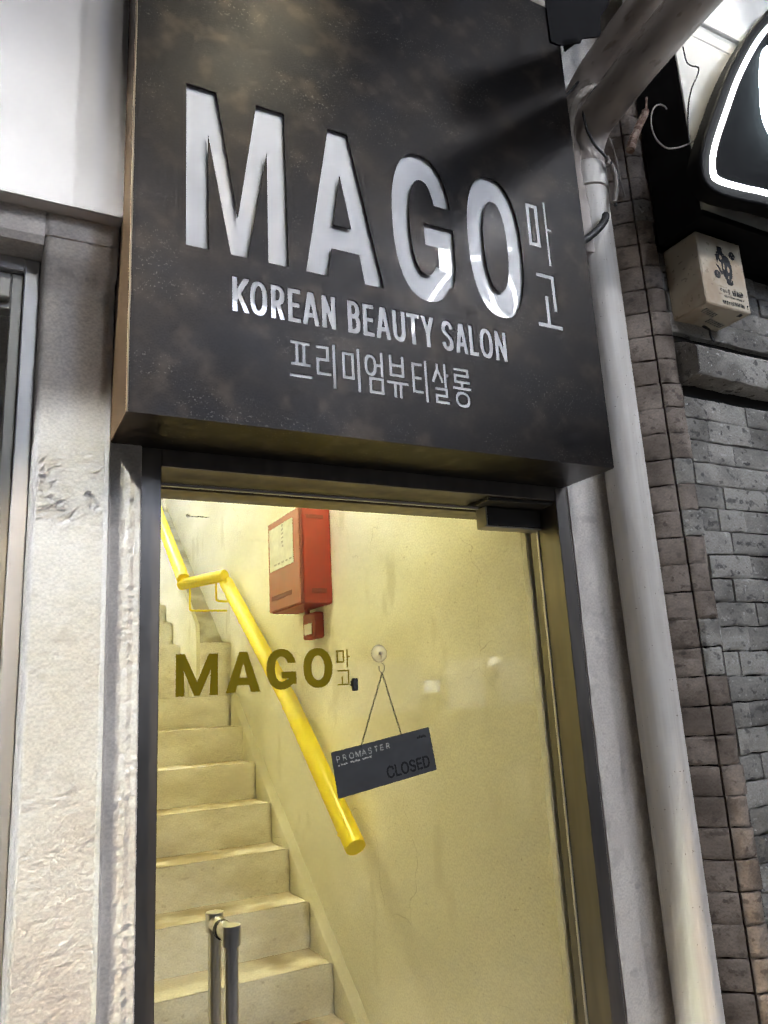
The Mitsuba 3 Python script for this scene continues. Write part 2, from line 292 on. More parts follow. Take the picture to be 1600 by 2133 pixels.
add('shop_room__side_wall', bx(.2, .255, .16, 1.6, .12, 3), M_GREYW)
tag('shop_room', 'dim grey room behind the shop window at left', 'room')

# ------------------------------------------------------------------ steel shop sign
SX0, SX1, SZ0, SZ1, SY = .226, 1.441, 2.086, 3.52, -.20
def superring(x0, x1, z0, z1, e=2.5, n=72):
    a = np.linspace(0, 2*np.pi, n, endpoint=False); c, s = np.cos(a), np.sin(a)
    return Polygon(np.stack([(x0+x1)/2+(x1-x0)/2*np.sign(c)*abs(c)**(2/e), (z0+z1)/2+(z1-z0)/2*np.sign(s)*abs(s)**(2/e)], 1))
BIG = {
 'M': Polygon([(.333, 2.850), (.398, 2.850), (.444, 2.551), (.489, 2.850), (.555, 2.850), (.557, 2.460), (.510, 2.460), (.5115, 2.733), (.464, 2.460), (.428, 2.460), (.380, 2.735), (.382, 2.460), (.334, 2.460)]),
 'A': Polygon([(.664, 2.848), (.714, 2.848), (.791, 2.460), (.741, 2.460), (.730, 2.532), (.661, 2.532), (.649, 2.460), (.597, 2.460)], [[(.689, 2.728), (.713, 2.594), (.668, 2.594)]]),
 'O': superring(1.041, 1.212, 2.452, 2.855, 2.35).difference(superring(1.089, 1.164, 2.524, 2.782, 2.3)),
}
g = superring(.824, .997, 2.452, 2.855, 2.35).difference(superring(.872, .949, 2.522, 2.782, 2.3)).difference(sbox(.911, 2.55, 1.01, 2.720))
stem = sbox(.948, 2.50, .997, 2.664).difference(sbox(.985, 2.49, 1.0, 2.505))
BIG['G'] = g.union(unary_union([sbox(.912, 2.604, .997, 2.664), stem]).intersection(unary_union([superring(.80, .997, 2.452, 2.855, 3.4), sbox(.9, 2.55, .997, 2.664)])))
KOR = [('K', .430, .467), ('O', .468, .507), ('R', .514, .546), ('E', .552, .582), ('A', .586, .625), ('N', .631, .665), ('B', .693, .726), ('E', .731, .760), ('A', .764, .802), ('U', .807, .842), ('T', .845, .880), ('Y', .884, .920), ('S', .939, .974), ('A', .978, 1.014), ('L', 1.018, 1.045), ('O', 1.049, 1.089), ('N', 1.095, 1.131)]
small = [strokes(LAT[c], a, b, 2.332, 2.412, .0118) for c, a, b in KOR]
H0, H1 = 2.193, 2.297
HAN = [
 (.552, .604, [[(.08, .93), (.92, .93)], [(.32, .93), (.32, .44)], [(.68, .93), (.68, .44)], [(.08, .42), (.92, .42)], [(0, .14), (1, .14)]]),
 (.612, .660, [[(.04, .92), (.62, .92), (.62, .62), (.04, .62), (.04, .28), (.72, .28)], [(1, 1), (1, 0)]]),
 (.674, .719, [[(.02, .87), (.62, .87), (.62, .28), (.02, .28), (.02, .87)], [(1, 1), (1, 0)]]),
 (.728, .778, [('o', .30, .68, .28, .23), [(.98, 1), (.98, .46)], [(.62, .70), (.98, .70)], [(.26, .36), (.98, .36), (.98, .02), (.26, .02), (.26, .36)]]),
 (.783, .840, [[(.18, 1), (.18, .53)], [(.82, 1), (.82, .53)], [(.18, .78), (.82, .78)], [(.18, .53), (.82, .53)], [(0, .34), (1, .34)], [(.36, .34), (.36, 0)], [(.66, .34), (.66, 0)]]),
 (.848, .892, [[(.64, .9), (.05, .9), (.05, .2), (.66, .2)], [(.05, .55), (.56, .55)], [(1, 1), (1, 0)]]),
 (.902, .950, [[(.34, .98), (.34, .86), (.02, .55)], [(.36, .84), (.64, .57)], [(.86, 1), (.86, .45)], [(.86, .74), (1.0, .74)], [(.2, .36), (.9, .36), (.9, .19), (.2, .19), (.2, .02), (.98, .02)]]),
 (.960, 1.013, [[(.1, .96), (.9, .96), (.9, .80), (.1, .80), (.1, .63), (.94, .63)], [(.5, .63), (.5, .47)], [(0, .46), (1, .46)], ('o', .5, .17, .38, .17)]),
]
small += [strokes(l, a, b, H0, H1, .0082, clip=False) for a, b, l in HAN]
small += [strokes([[(0, 1), (.98, 1), (.98, 0), (0, 0), (0, 1)]], 1.240, 1.281, 2.686, 2.814, .0125, clip=False), strokes([[(.2, 1), (.2, 0)], [(.2, .57), (1, .57)]], 1.2975, 1.323, 2.637, 2.833, .0085, clip=False),
          strokes([[(0, 1), (1, 1), (1, 0)]], 1.251, 1.312, 2.503, 2.609, .0125, clip=False), strokes([[(.45, 1), (.45, 0)], [(0, 0), (1, 0)]], 1.242, 1.323, 2.452, 2.545, .0125, clip=False)]
allcut = unary_union([BIG[k] for k in 'MAGO']+small)
plate = sbox(SX0, SZ0, SX1, SZ1).difference(allcut)
add('shop_sign__face_plate', extr(plate, SY, SY+.002), M_STEEL)
add('shop_sign__side', bx(SX0, SX0+.003, SY+.002, .0, SZ0, SZ1), M_SIDE); tag('shop_sign__side', 'rust-brown left side of the sign box')
add('shop_sign__box', cat(bx(SX1-.003, SX1, SY+.002, .0, SZ0, SZ1), bx(SX0+.003, SX1-.003, SY+.002, .0, SZ0, SZ0+.003), bx(SX0, SX1, SY, .0, SZ1, SZ1+.003)), M_STEEL)
add('shop_sign__corner_weld', tube(np.array([[SX0+.001, SY+.001, z] for z in np.linspace(SZ0, SZ1, 40)])+np.c_[RNG.normal(0, .0005, 40), np.zeros(40), np.zeros(40)], .0026, 8), M_WELD, True)
tag('shop_sign', 'dark mottled steel sign box with white cut-out lettering above the glass door', 'sign')
for k in 'MAGO': add('shop_sign__letter', extr(BIG[k].buffer(.005), SY+.0095, SY+.0125), M_ACRYL)
for gk in small: add('shop_sign__letter', extr(gk.buffer(.0025), SY+.0023, SY+.004), M_ACRYL)
tag('shop_sign__letter', 'tall white letter M'); tag('shop_sign__letter_001', 'tall white letter A'); tag('shop_sign__letter_002', 'tall white letter G'); tag('shop_sign__letter_003', 'tall white letter O')

# black flap at the sign's upper right corner
add('steel_flap', cat(extr(Polygon([(1.40, 3.395), (1.4375, 3.397), (1.521, 3.440), (1.534, 3.462), (1.607, 3.500), (1.616, 3.508), (1.6235, 3.58), (1.672, 3.65), (1.70, 3.85), (1.40, 3.85)]), -.206, -.2015), extr_x(Polygon([(-.2015, 3.535), (-.06, 3.57), (-.06, 3.85), (-.2015, 3.85)]), 1.60, 1.604)), M_BLACK)
tag('steel_flap', 'bent black sheet metal flap beside the top right of the steel sign', 'metal flap')

# ------------------------------------------------------------------ door frame, glass door
add('door_frame__jamb', bx(.2915, .3335, 0, .125, .12, 2.094, .0015), M_FRAME)
add('door_frame__jamb', bx(1.410, 1.4530, 0, .125, .12, 2.094, .0015), M_FRAME)
add('door_frame__header', cat(bx(.3337, 1.4098, .001, .125, 2.047, 2.094, .0015), bx(.3337, 1.4098, .135, .22, 2.035, 2.15)), M_FRAME)
add('door_frame__closer_box', bx(1.19, 1.4095, .012, .12, 2.036, 2.0468, .002), M_RUBBER)
tag('door_frame', 'dark steel door frame under the sign', 'door frame')
GY = .09
add('glass_door__pane', grid(np.array([[[.337, GY, .14], [1.4065, GY, .14]], [[.337, GY, 2.034], [1.4065, GY, 2.034]]])), 'm_pane')
add('glass_door__edge_seal', cat(bx(1.4068, 1.4098, .086, .094, .14, 1.978), bx(.337, 1.21, .088, .098, 2.030, 2.0365)), M_ALU)
hk = add('glass_door__hinge_clamp', cat(bx(1.222, 1.4065, .066, .0885, 1.982, 2.034, .003), bx(1.222, 1.4065, .0915, .112, 1.982, 2.034, .003)), M_RUBBER)
add('glass_door__hinge_clamp__trim', cat(bx(1.216, 1.222, .066, .112, 1.977, 2.034, .001), bx(1.222, 1.4065, .066, .112, 1.977, 1.9818, .001)), M_ALUD)
tag('glass_door__hinge_clamp', 'dark hinge clamp at the top right corner of the glass')
tag('glass_door', 'clear glass door with gold film lettering in front of yellow stairs', 'door')
GL = {
 'M': Polygon([(.3875, 1.6565), (.4065, 1.6565), (.4335, 1.597), (.459, 1.6565), (.479, 1.6565), (.479, 1.5675), (.4605, 1.5675), (.4635, 1.6225), (.439, 1.5675), (.427, 1.5675), (.4045, 1.6215), (.4065, 1.5675), (.3875, 1.5675)]),
 'A': Polygon([(.5275, 1.6585), (.5465, 1.6585), (.5755, 1.570), (.5540, 1.570), (.5497, 1.5855), (.5228, 1.5855), (.5175, 1.570), (.496, 1.570)], [[(.5367, 1.634), (.5452, 1.602), (.5275, 1.602)]]),
 'O': superring(.680, .753, 1.572, 1.663, 2.2).difference(superring(.700, .733, 1.5895, 1.6455, 2.2)),
}
g = superring(.5905, .6625, 1.572, 1.663, 2.2).difference(superring(.6105, .643, 1.5895, 1.6455, 2.2)).difference(sbox(.6255, 1.594, .67, 1.631))
GL['G'] = g.union(unary_union([sbox(.6265, 1.5965, .6622, 1.6115), sbox(.6425, 1.5835, .6622, 1.6115)]))
for k in 'MAGO': add('glass_door__lettering', extr(GL[k], GY-.0010, GY-.0004), M_GOLD)
gm = [strokes([[(0, 1), (1, 1), (1, 0), (0, 0), (0, 1)]], .765, .7845, 1.6275, 1.6565, .0033, clip=False), strokes([[(.2, 1), (.2, 0)], [(.2, .6), (1, .6)]], .7895, .800, 1.617, 1.659, .0030, clip=False), strokes([[(0, 1), (1, 1), (.96, 0)]], .766, .796, 1.579, 1.6105, .0030, clip=False), strokes([[(.4, 1), (.4, 0)], [(0, 0), (1, 0)]], .765, .796, 1.5755, 1.5955, .0030, clip=False)]
add('glass_door__lettering', extr(unary_union(gm), GY-.0010, GY-.0004), M_GOLD)
add('glass_door__latch', cat(bx(.800, .8135, GY-.012, GY-.001, 1.561, 1.590, .002), bx(.798, .8155, GY-.006, GY-.001, 1.572, 1.584, .001)), M_RUBBER)
# sticker mark high on the glass
mk = [Point(.412, 1.9645).buffer(.0042).difference(Point(.412, 1.9645).buffer(.0031)), sbox(.4095, 1.9637, .4145, 1.9653)] + [sbox(x, 1.9622, x+w, 1.9622+h) for x, w, h in ((.418, .006, .0012), (.4255, .006, .0012), (.433, .004, .0026), (.4385, .0025, .003), (.4425, .004, .0024), (.449, .006, .0012), (.457, .002, .0012))]
add('glass_door__sticker', extr(unary_union(mk), GY-.0010, GY-.0004), M_INK)
# H-shaped pull handle through the glass
hb = add('glass_door__handle', cyl((.487, .030, .35), (.487, .030, 1.118), .0135, 24), M_CHROME, 40)
add(hb+'__bar', cyl((.487, .150, .35), (.487, .150, 1.118), .0135, 24), M_CHROME, 40)
add(hb+'__standoff', cat(cyl((.487, .030, 1.102), (.487, GY-.002, 1.102), .0165, 20), cyl((.487, .030, 1.085), (.487, .030, 1.1215), .0185, 24), cyl((.487, .150, 1.085), (.487, .150, 1.1215), .0185, 24), cyl((.487, GY+.002, 1.102), (.487, .150, 1.102), .0165, 20), cyl((.487, .040, .42), (.487, .142, .42), .0135, 20)), M_CHROME, 40)
add(hb+'__collar', cat(cyl((.487, GY-.008, 1.100), (.487, GY-.0005, 1.100), .0185, 20), cyl((.487, GY+.0005, 1.100), (.487, GY+.008, 1.100), .0185, 20)), M_RUBBER, 40)
tag(hb, 'polished steel pull bar on the street side of the glass')

# suction hook and closed board
a = np.linspace(0, np.pi/2, 8)
cup = trimesh.creation.revolve(np.c_[.021*np.cos(a), .008*np.sin(a)], sections=32); cup = trimesh.Trimesh(np.c_[cup.vertices[:, 0], -cup.vertices[:, 2], cup.vertices[:, 1]], cup.faces, process=False)
rim = tube(np.c_[.0208*np.cos(np.linspace(0, 2*np.pi, 40)), np.zeros(40), .0208*np.sin(np.linspace(0, 2*np.pi, 40))], .0006, 6)
def mv(m, *t): m = m.copy(); m.apply_translation(t); return m
add('suction_hook__cup', mv(cat(rim, tube(np.c_[.0195*np.cos(np.linspace(0, 2*np.pi, 40)), np.zeros(40)-.001, .0195*np.sin(np.linspace(0, 2*np.pi, 40))], .0004, 6)), .878, GY-.002, 1.6465), M_CABLE, True)
add('suction_hook__disc', mv(trimesh.Trimesh(cup.vertices, cup.faces), .878, GY-.0012, 1.6465), 'm_cup', True)
add('suction_hook__hub', cat(cyl((.878, GY-.009, 1.6465), (.878, GY-.015, 1.6465), .004, 14), cyl((.878, GY-.012, 1.6475), (.878, GY-.012, 1.624), .0009, 8)), M_CABLE, 40)
add('suction_hook__hook', tube(curve([(.871, GY-.012, 1.616), (.8715, GY-.012, 1.606), (.878, GY-.012, 1.6005), (.8845, GY-.012, 1.606), (.885, GY-.012, 1.617), (.879, GY-.012, 1.624)], 6), .0012, 8), M_CABLE, True)
tag('suction_hook', 'clear round suction cup with hook stuck on the glass door', 'hook')
B0, B1, B3 = np.array([.734, 1.427]), np.array([.995, 1.466]), np.array([.7485, 1.3265])
ux = (B1-B0)/np.linalg.norm(B1-B0); uz = np.array([-ux[1], ux[0]]); BW, BH = .264, .1015
def on_board(poly): return affinity.affine_transform(poly, [ux[0], uz[0], ux[1], uz[1], B3[0], B3[1]])
yb = GY-.020
add('closed_board__panel', extr(on_board(sbox(0, 0, BW, BH).buffer(-.003).buffer(.003)), yb, yb+.003), M_BOARD)
def text_on_board(s, h, u, w, m, bold=False, sx=1.0, gap=None):
    if gap is None: mesh = meshkit.text_mesh(s, h, .0005, bold)
    else:
        parts, xx = [], 0
        for ch in s:
            c = meshkit.text_mesh(ch, h, .0005, bold); c.apply_translation((xx-c.bounds[0][0], 0, 0)); xx += gap; parts.append(c)
        mesh = cat(*parts)
    v = mesh.vertices; q = np.c_[u+v[:, 0]*sx, w+v[:, 1]]
    return trimesh.Trimesh(np.c_[B3[0]+q[:, 0]*ux[0]+q[:, 1]*uz[0], yb-.0004-v[:, 2], B3[1]+q[:, 0]*ux[1]+q[:, 1]*uz[1]], mesh.faces, process=False)
add('closed_board__heading', text_on_board('PROMASTER', .0130, .010, .0775, M_PALE, gap=.0163), M_PALE)
add('closed_board__small_print', extr(on_board(unary_union([sbox(x, .068+.0008*(i % 2), x+.0042+.001*(i % 3), .0712+.0012*((i*7) % 2)) for i, x in enumerate(np.arange(.012, .098, .0062)) if i % 5 != 4])), yb-.0009, yb-.0004), M_PALE)
add('closed_board__word', text_on_board('CLOSED', .0262, .128, .012, M_INK, bold=True, sx=.84), M_INK)
add('closed_board__corner_mark', extr(on_board(unary_union([sbox(x, .081+.001*(i % 2), x+.0036, .0865+.0015*((i*5) % 2)) for i, x in enumerate(np.arange(.226, .250, .0052))])), yb-.0009, yb-.0004), M_INK)
def chain(p, q, n):
    p, q = np.array(p), np.array(q); out = []
    L = np.linalg.norm(q-p); dd = (q-p)/L; s = np.cross(dd, [0, 1, 0]); s /= np.linalg.norm(s); step = L/n
    for i in range(n):
        c = p+dd*step*(i+.5); a = np.linspace(0, 2*np.pi, 11); w = s if i % 2 else np.array([0, 1., 0])
        out.append(tube(c+dd*np.cos(a)[:, None]*step*.62+w*np.sin(a)[:, None]*.0017, .00062, 5))
    return cat(*out)
top = (.878, GY-.013, 1.5995)
pl = np.array([B3[0]+.075*ux[0]+.097*uz[0], yb-.001, B3[1]+.075*ux[1]+.097*uz[1]]); pr_ = np.array([B3[0]+.186*ux[0]+.097*uz[0], yb-.001, B3[1]+.186*ux[1]+.097*uz[1]])
add('closed_board__chain', chain(top, pl, 30), M_RUBBER, True); add('closed_board__chain', chain(top, pr_, 28), M_RUBBER, True)
tag('closed_board', 'small black board reading CLOSED hanging crooked by two chains on the glass', 'sign board')

# ------------------------------------------------------------------ stairway behind the glass
WX = 1.42
def wall_yz(x, y0, y1, z0, z1, res, amp, seed):
    ys, zz = np.arange(y0, y1+res, res), np.arange(z0, z1+res, res)
    Y, Z = np.meshgrid(ys, zz); P = np.stack([0*Y+x, Y, Z], -1); N = np.zeros_like(P); N[..., 0] = -1
    return grid(relief(P, N, seed, amp, amp*.35, 2.5, 13))
add('stair_hall__right_wall', wall_yz(WX, .16, 6.3, 0, 5.4, .035, .004, 21), M_PLASTER, True)
add('stair_hall__wall_return', bx(1.4075, 1.50, .1405, .17, .0, 2.9, .004), M_PLASTER)
add('stair_hall__left_wall', bx(.12, .29, .142, 6.3, 0, 5.4), M_PLASTER)
add('stair_hall__back_wall', bx(.2, 1.6, 6.2, 6.3, 0, 5.4), M_PLASTER)
add('stair_hall__front_wall', bx(.2, 1.5, .2205, .30, 2.10, 3.0), M_PLASTER)
add('stair_hall__ceiling', extr_x(Polygon([(.142, 2.95), (1.9, 2.95), (6.3, 5.2), (6.3, 5.4), (1.8, 3.1), (.142, 3.1)]), .12, 1.6), M_PLASTER)
add('stair_hall__floor', bx(.12, 1.5, .0, 1.1, -.05, .125), M_STEP)
tag('stair_hall', 'narrow yellowish plastered stair hall seen through the glass door', 'stair hall')
# steps
for i in range(1, 9):
    z = 1.4146-.185*(8-i); y = 2.824-.2405*(8-i); 
    if i < 8: m = rough_box(.29, 1.397, y, y+.36, z-.185-.03, z, .006, 17, .006, i, .028)
    else:
        pg = Polygon([(.29, 2.94), (.6, 2.885), (.9, 2.846), (1.15, 2.826), (1.397, 2.824), (1.397, 3.4), (.29, 3.4)])
        m = extr_z(pg, z-.21, z).subdivide_to_size(.03, max_iter=10); m.vertices += (meshkit.fbm(m.vertices*17, 3, 4)-.5)[:, None]*.005
    add('staircase__step', m, M_STEP, 35)
ups = [(3.07, 1.592, 1.415), (3.30, 1.765, 1.205), (3.52, 1.939, 1.205), (3.74, 2.102, 1.205), (3.96, 2.251, 1.205), (4.18, 2.42, 1.205), (4.40, 2.59, 1.205), (4.62, 2.76, 1.205), (4.84, 2.93, 1.205), (5.06, 3.1, 1.205), (5.28, 3.27, 1.205)]
for k, (y, z, x1) in enumerate(ups):
    add('staircase__step', rough_box(.29, x1, y, y+.45, z-.21, z, .006, 17, .006, 30+k, .03), M_STEP, 35)
# sloping plaster skirting at the right of the lower flight
nose = lambda y: 1.4146-(2.824-y)*.185/.2405
sk = []
for y in np.arange(.5, 3.06, .03):
    zt = min(nose(y)+.012, 1.59); 
    sk.append([(1.396, y, zt-.28), (1.396, y, zt-.030), (1.399, y, zt-.022), (1.405, y, zt-.008), (1.412, y, zt+.012), (1.4215, y, zt+.04)])
sk = np.array(sk); sk[..., 0] += (meshkit.fbm(sk*14, 3, 2)-.5)*.005; sk[..., 2] += (meshkit.fbm(sk*9, 3, 6)-.5)*.012
add('staircase__skirting', grid(sk), M_PLASTER, True)
add('staircase__parapet', extr_x(Polygon([(3.12, 1.50), (3.12, 1.955), (3.135, 2.03), (5.6, 3.93), (5.6, 2.9), (3.2, 1.3)]), 1.205, 1.2275), M_PLASTER)
add('staircase__parapet', extr_x(Polygon([(3.118, 1.50), (3.118, 1.915), (3.30, 1.93), (5.6, 3.7), (5.6, 2.9), (3.2, 1.3)]), 1.2275, 1.425), M_STEP)
tag('staircase', 'worn cream concrete stairs climbing behind the glass door', 'staircase')
# handrails
R0 = np.array([[1.345, 1.262, .984], [1.345, 1.936, 1.545], [1.345, 2.955, 2.262]])
lower = tube(np.vstack([np.linspace(R0[0], R0[1], 12)[:-1], np.linspace(R0[1], R0[2], 12)]), .041, 24)
add('handrail__rail', lower, M_YELLOW, 40)
add('handrail__link', cyl((1.325, 2.92, 2.30), (1.145, 3.262, 2.292), .036, 24), M_YELLOW, 40)
add('handrail__rail', cyl((1.150, 3.225, 2.318), (1.150, 4.7, 3.455), .041, 24), M_YELLOW, 40)
def bracket(y, z, x=1.345):
    return tube(curve([(x, y, z-.035), (x, y, z-.085), (x+.012, y, z-.098), (x+.03, y, z-.1), (WX+.01, y, z-.1)], 5), .006, 8)
for y, z in ((1.36, 1.065), (1.95, 1.553), (2.62, 2.03)):
    add('handrail__saddle', bx(1.318, 1.345, y-.012, y+.012, z-.052, z-.03, .003), M_YELLOW)
    add('handrail__bracket', bracket(y, z), M_YELLOW, True)
add('handrail__bracket', tube(curve([(1.29, 2.98, 2.27), (1.29, 2.98, 2.17), (1.295, 2.98, 2.155), (1.33, 2.98, 2.15), (1.425, 2.98, 2.15)], 5), .006, 8), M_YELLOW, True)
add('handrail__bracket', tube(curve([(1.185, 3.2, 2.26), (1.185, 3.2, 2.14), (1.19, 3.2, 2.125), (1.22, 3.2, 2.12), (1.43, 3.2, 2.12)], 5), .006, 8), M_YELLOW, True)
tag('handrail', 'bright yellow tubular handrail climbing the stair wall', 'handrail')
# fire alarm cabinet, conduit and call point
add('fire_alarm_cabinet__body', bx(1.282, 1.4195, 1.55, 1.97, 1.957, 2.402, .004), M_RED)
add('fire_alarm_cabinet__door', bx(1.268, 1.2815, 1.562, 1.968, 1.962, 2.398, .003), M_REDP)
add('fire_alarm_cabinet__door__gasket', bx(1.270, 1.2825, 1.548, 1.5615, 1.957, 2.402, .002), M_DKRED)
add('fire_alarm_cabinet__door__window', bx(1.2655, 1.2678, 1.632, 1.945, 2.155, 2.365, .0008), M_PAPER)
for z in np.arange(2.25, 2.35, .02): add('fire_alarm_cabinet__door__indicator', bx(1.2645, 1.2656, 1.75, 1.775, z, z+.010), M_ALUD)
for y in np.arange(1.65, 1.9, .05): add('fire_alarm_cabinet__door__indicator', bx(1.2645, 1.2656, y, y+.03, 2.175, 2.183), M_ALUD)
add('fire_alarm_cabinet__door__slot', bx(1.266, 1.2679, 1.66, 1.93, 2.012, 2.034, .001), M_DKRED)
add('fire_alarm_cabinet__slot', bx(1.30, 1.385, 1.5475, 1.5498, 2.345, 2.362, .0008), M_DKRED)
add('fire_alarm_cabinet__slot', bx(1.32, 1.39, 1.5475, 1.5498, 2.005, 2.025, .0008), M_DKRED)
tag('fire_alarm_cabinet', 'red steel fire alarm cabinet with grey window on stair wall', 'alarm cabinet')
add('alarm_conduit__upper_pipe', cyl((1.375, 1.76, 2.402), (1.375, 1.76, 2.95), .011, 12), M_RED, 40); add('alarm_conduit__lower_pipe', cyl((1.375, 1.75, 1.93), (1.375, 1.75, 1.958), .013, 12), M_RED, 40)
tag('alarm_conduit', 'thin red conduit pipe running above and below the alarm cabinet', 'conduit')
add('call_point__body', bx(1.372, 1.4195, 1.655, 1.80, 1.815, 1.933, .006), M_RED)
add('call_point__face', bx(1.3675, 1.3718, 1.69, 1.775, 1.835, 1.885, .001), M_PALE)
tag('call_point', 'small red manual call point below the alarm cabinet', 'call point')
# hidden-from-view hall lamps that light the stairs
def lamp_bulk(key, c, L, label):
    add(key+'__base', bx(c[0]-.09, c[0]+.09, c[1]-.09, c[1]+.09, c[2], c[2]+.02, .004), M_LAMP)
    s = trimesh.creation.icosphere(2, .075); s.apply_scale((1, 1, .6)); s.apply_translation((c[0], c[1], c[2]-.03)); add(key+'__globe', s, M_LAMP, True, emit=L)
    tag(key, label, 'ceiling lamp')
lamp_bulk('ceiling_lamp', (1.12, 1.25, 2.92), (300, 256, 126), 'round yellowish ceiling lamp just inside the door')
lamp_bulk('ceiling_lamp_001', (.75, 4.2, 3.95), (2250, 2080, 1160), 'round yellowish ceiling lamp over the upper flight')

# ------------------------------------------------------------------ drainpipes and cables
px, py, pr = 1.618, -.068, .0575
path = [(px+.014, py, .12), (px+.008, py, 1.2), (px, py, 2.3), (px, py, 3.10)]
elb = curve([(px, py, 3.10), (px, py-.01, 3.19), (px-.003, py-.06, 3.245), (px-.01, py-.15, 3.262), (px-.018, py-.3, 3.285), (px-.02, -.65, 3.32), (px-.02, -1.1, 3.36)], 7)
vert = np.vstack([np.linspace(path[i], path[i+1], 14)[:-1] for i in range(3)])
M_DARKPIPE = mat('dark_pipe', lambda p, n, uv: mix(mix((.44, .39, .35), (.34, .295, .26), smoothstep(.35, .65, fbm(p.x*9, p.y*5, p.z*9, 4))), (.18, .14, .11), smoothstep(.62, .8, fbm(p.x*40, p.y*25, p.z*40, 3))*.6), .65, bump=lambda p, n, uv: fbm(p.x*50, p.y*50, p.z*30, 3), bscale=.0012)  # darker mottled grey-brown than the upright pipe, for arm and duct
add('drainpipe__pipe', tube(np.vstack([vert, elb[:2]]), pr, 32), M_PIPE, 40)
add('drainpipe__arm', tube(elb[1:], pr+.002, 32), M_DARKPIPE, 40); tag('drainpipe__arm', 'darker grey-brown upper arm reaching out over the alley')
add('drainpipe__collar', cat(tube([(px, py, 3.03), (px, py, 3.034), (px, py, 3.115), (px, py, 3.12)], [pr+.001, pr+.006, pr+.006, pr+.001], 32)), M_PIPE, 40)
tag('drainpipe', 'thick off-white drainpipe with elbow right of the door', 'pipe')
duct = curve([(1.575, -.055, 2.8), (1.58, -.055, 3.15), (1.59, -.07, 3.30), (1.605, -.13, 3.385), (1.612, -.25, 3.432), (1.615, -.45, 3.47), (1.615, -1.0, 3.53)], 7)
add('vent_duct', tube(duct, .05, 24), M_DARKPIPE, 40); tag('vent_duct', 'grey duct bending out above the drainpipe elbow', 'duct')
def jag(pts, w=.0): return curve(pts, 6)
add('rusty_clamp', tube(curve([(1.665, -.41, 3.515), (1.64, -.42, 3.53), (1.60, -.43, 3.525), (1.572, -.43, 3.49), (1.560, -.44, 3.44), (1.555, -.44, 3.40)], 5)+RNG.normal(0, .0025, (26, 3)), .011, 8), M_RUST, True)
tag('rusty_clamp', 'crusty rusted clamp strapped across the two overhead pipes', 'clamp')
add('grey_conduit', tube(jag([(1.66, -.14, 3.43), (1.60, -.16, 3.352), (1.552, -.16, 3.310), (1.513, -.16, 3.255), (1.487, -.16, 3.184), (1.478, -.155, 3.124), (1.477, -.15, 3.06), (1.48, -.14, 2.9)]), .0115, 10), M_CABLE, True); tag('grey_conduit', 'grey conduit curving behind the sign edge beside the elbow', 'conduit')
add('black_cable', tube(jag([(1.60, -.17, 3.34), (1.562, -.15, 3.271), (1.557, -.15, 3.201), (1.581, -.15, 3.147), (1.615, -.15, 3.120), (1.639, -.15, 3.099), (1.658, -.15, 3.076), (1.663, -.15, 3.039), (1.645, -.15, 2.996), (1.637, -.15, 2.947)]), .0045, 8), M_RUBBER, True); tag('black_cable', 'thin black cable draped down past the drainpipe elbow', 'cable')
add('black_cable_001', tube(jag([(1.72, -.16, 3.50), (1.697, -.15, 3.488), (1.638, -.145, 3.444), (1.58, -.14, 3.391), (1.533, -.14, 3.334), (1.493, -.13, 3.28), (1.48, -.12, 3.2)]), .004, 8), M_RUBBER, True); tag('black_cable_001', 'thin black cable lying along the grey duct', 'cable')
add('frayed_cable', cat(tube(jag([(1.70, -.1, 3.26), (1.718, -.1, 3.219), (1.726, -.1, 3.162), (1.732, -.1, 3.094), (1.743, -.1, 3.039)]), .003, 6), tube(jag([(1.645, -.15, 3.09), (1.652, -.152, 3.05), (1.648, -.15, 3.0), (1.632, -.15, 2.955)]), .0075, 7), tube(jag([(1.632, -.15, 3.115), (1.628, -.156, 3.095), (1.622, -.156, 3.08)]), .006, 7)), M_CABLE, True); tag('frayed_cable', 'frayed grey cable end dangling beside the drainpipe', 'cable')
add('black_strap', tube(jag([(1.60, -.14, 2.91), (1.585, -.15, 2.885), (1.557, -.15, 2.850), (1.52, -.14, 2.815), (1.485, -.13, 2.79)]), .011, 8), M_RUBBER, True); tag('black_strap', 'black tape strap tied around the drainpipe', 'strap')
add('broken_bracket', tube(jag([(1.787, -.2, 3.345), (1.772, -.2, 3.289), (1.735, -.2, 3.227), (1.70, -.2, 3.167), (1.676, -.2, 3.116)]), [.004]*6+[.012]*12+[.014]*7, 7), M_RUST, 30); tag('broken_bracket', 'broken rusty bracket end poking out under the overhead pipe', 'bracket')
add('thin_wire', tube(jag([(1.815, -.335, 3.43), (1.819, -.335, 3.38), (1.838, -.335, 3.370), (1.872, -.335, 3.376), (1.859, -.335, 3.341), (1.827, -.335, 3.29), (1.799, -.335, 3.227), (1.78, -.335, 3.154), (1.77, -.335, 3.099), (1.77, -.335, 3.057), (1.777, -.335, 3.025), (1.798, -.335, 3.052), (1.815, -.335, 3.095), (1.846, -.345, 3.157)]), .0022, 6), M_RUBBER, True); tag('thin_wire', 'thin black wire looping across the white panel', 'wire')
add('thin_wire_001', tube(jag([(1.687, -.34, 3.154), (1.677, -.34, 3.163), (1.655, -.34, 3.159), (1.632, -.34, 3.14), (1.615, -.34, 3.106), (1.61, -.34, 3.064), (1.625, -.34, 3.029), (1.66, -.34, 3.016), (1.70, -.34, 3.029), (1.75, -.34, 3.057), (1.791, -.34, 3.089), (1.84, -.345, 3.157)]), .0025, 6), M_CABLE, True); tag('thin_wire_001', 'pale wire hanging in a loop with a hooked end', 'wire')

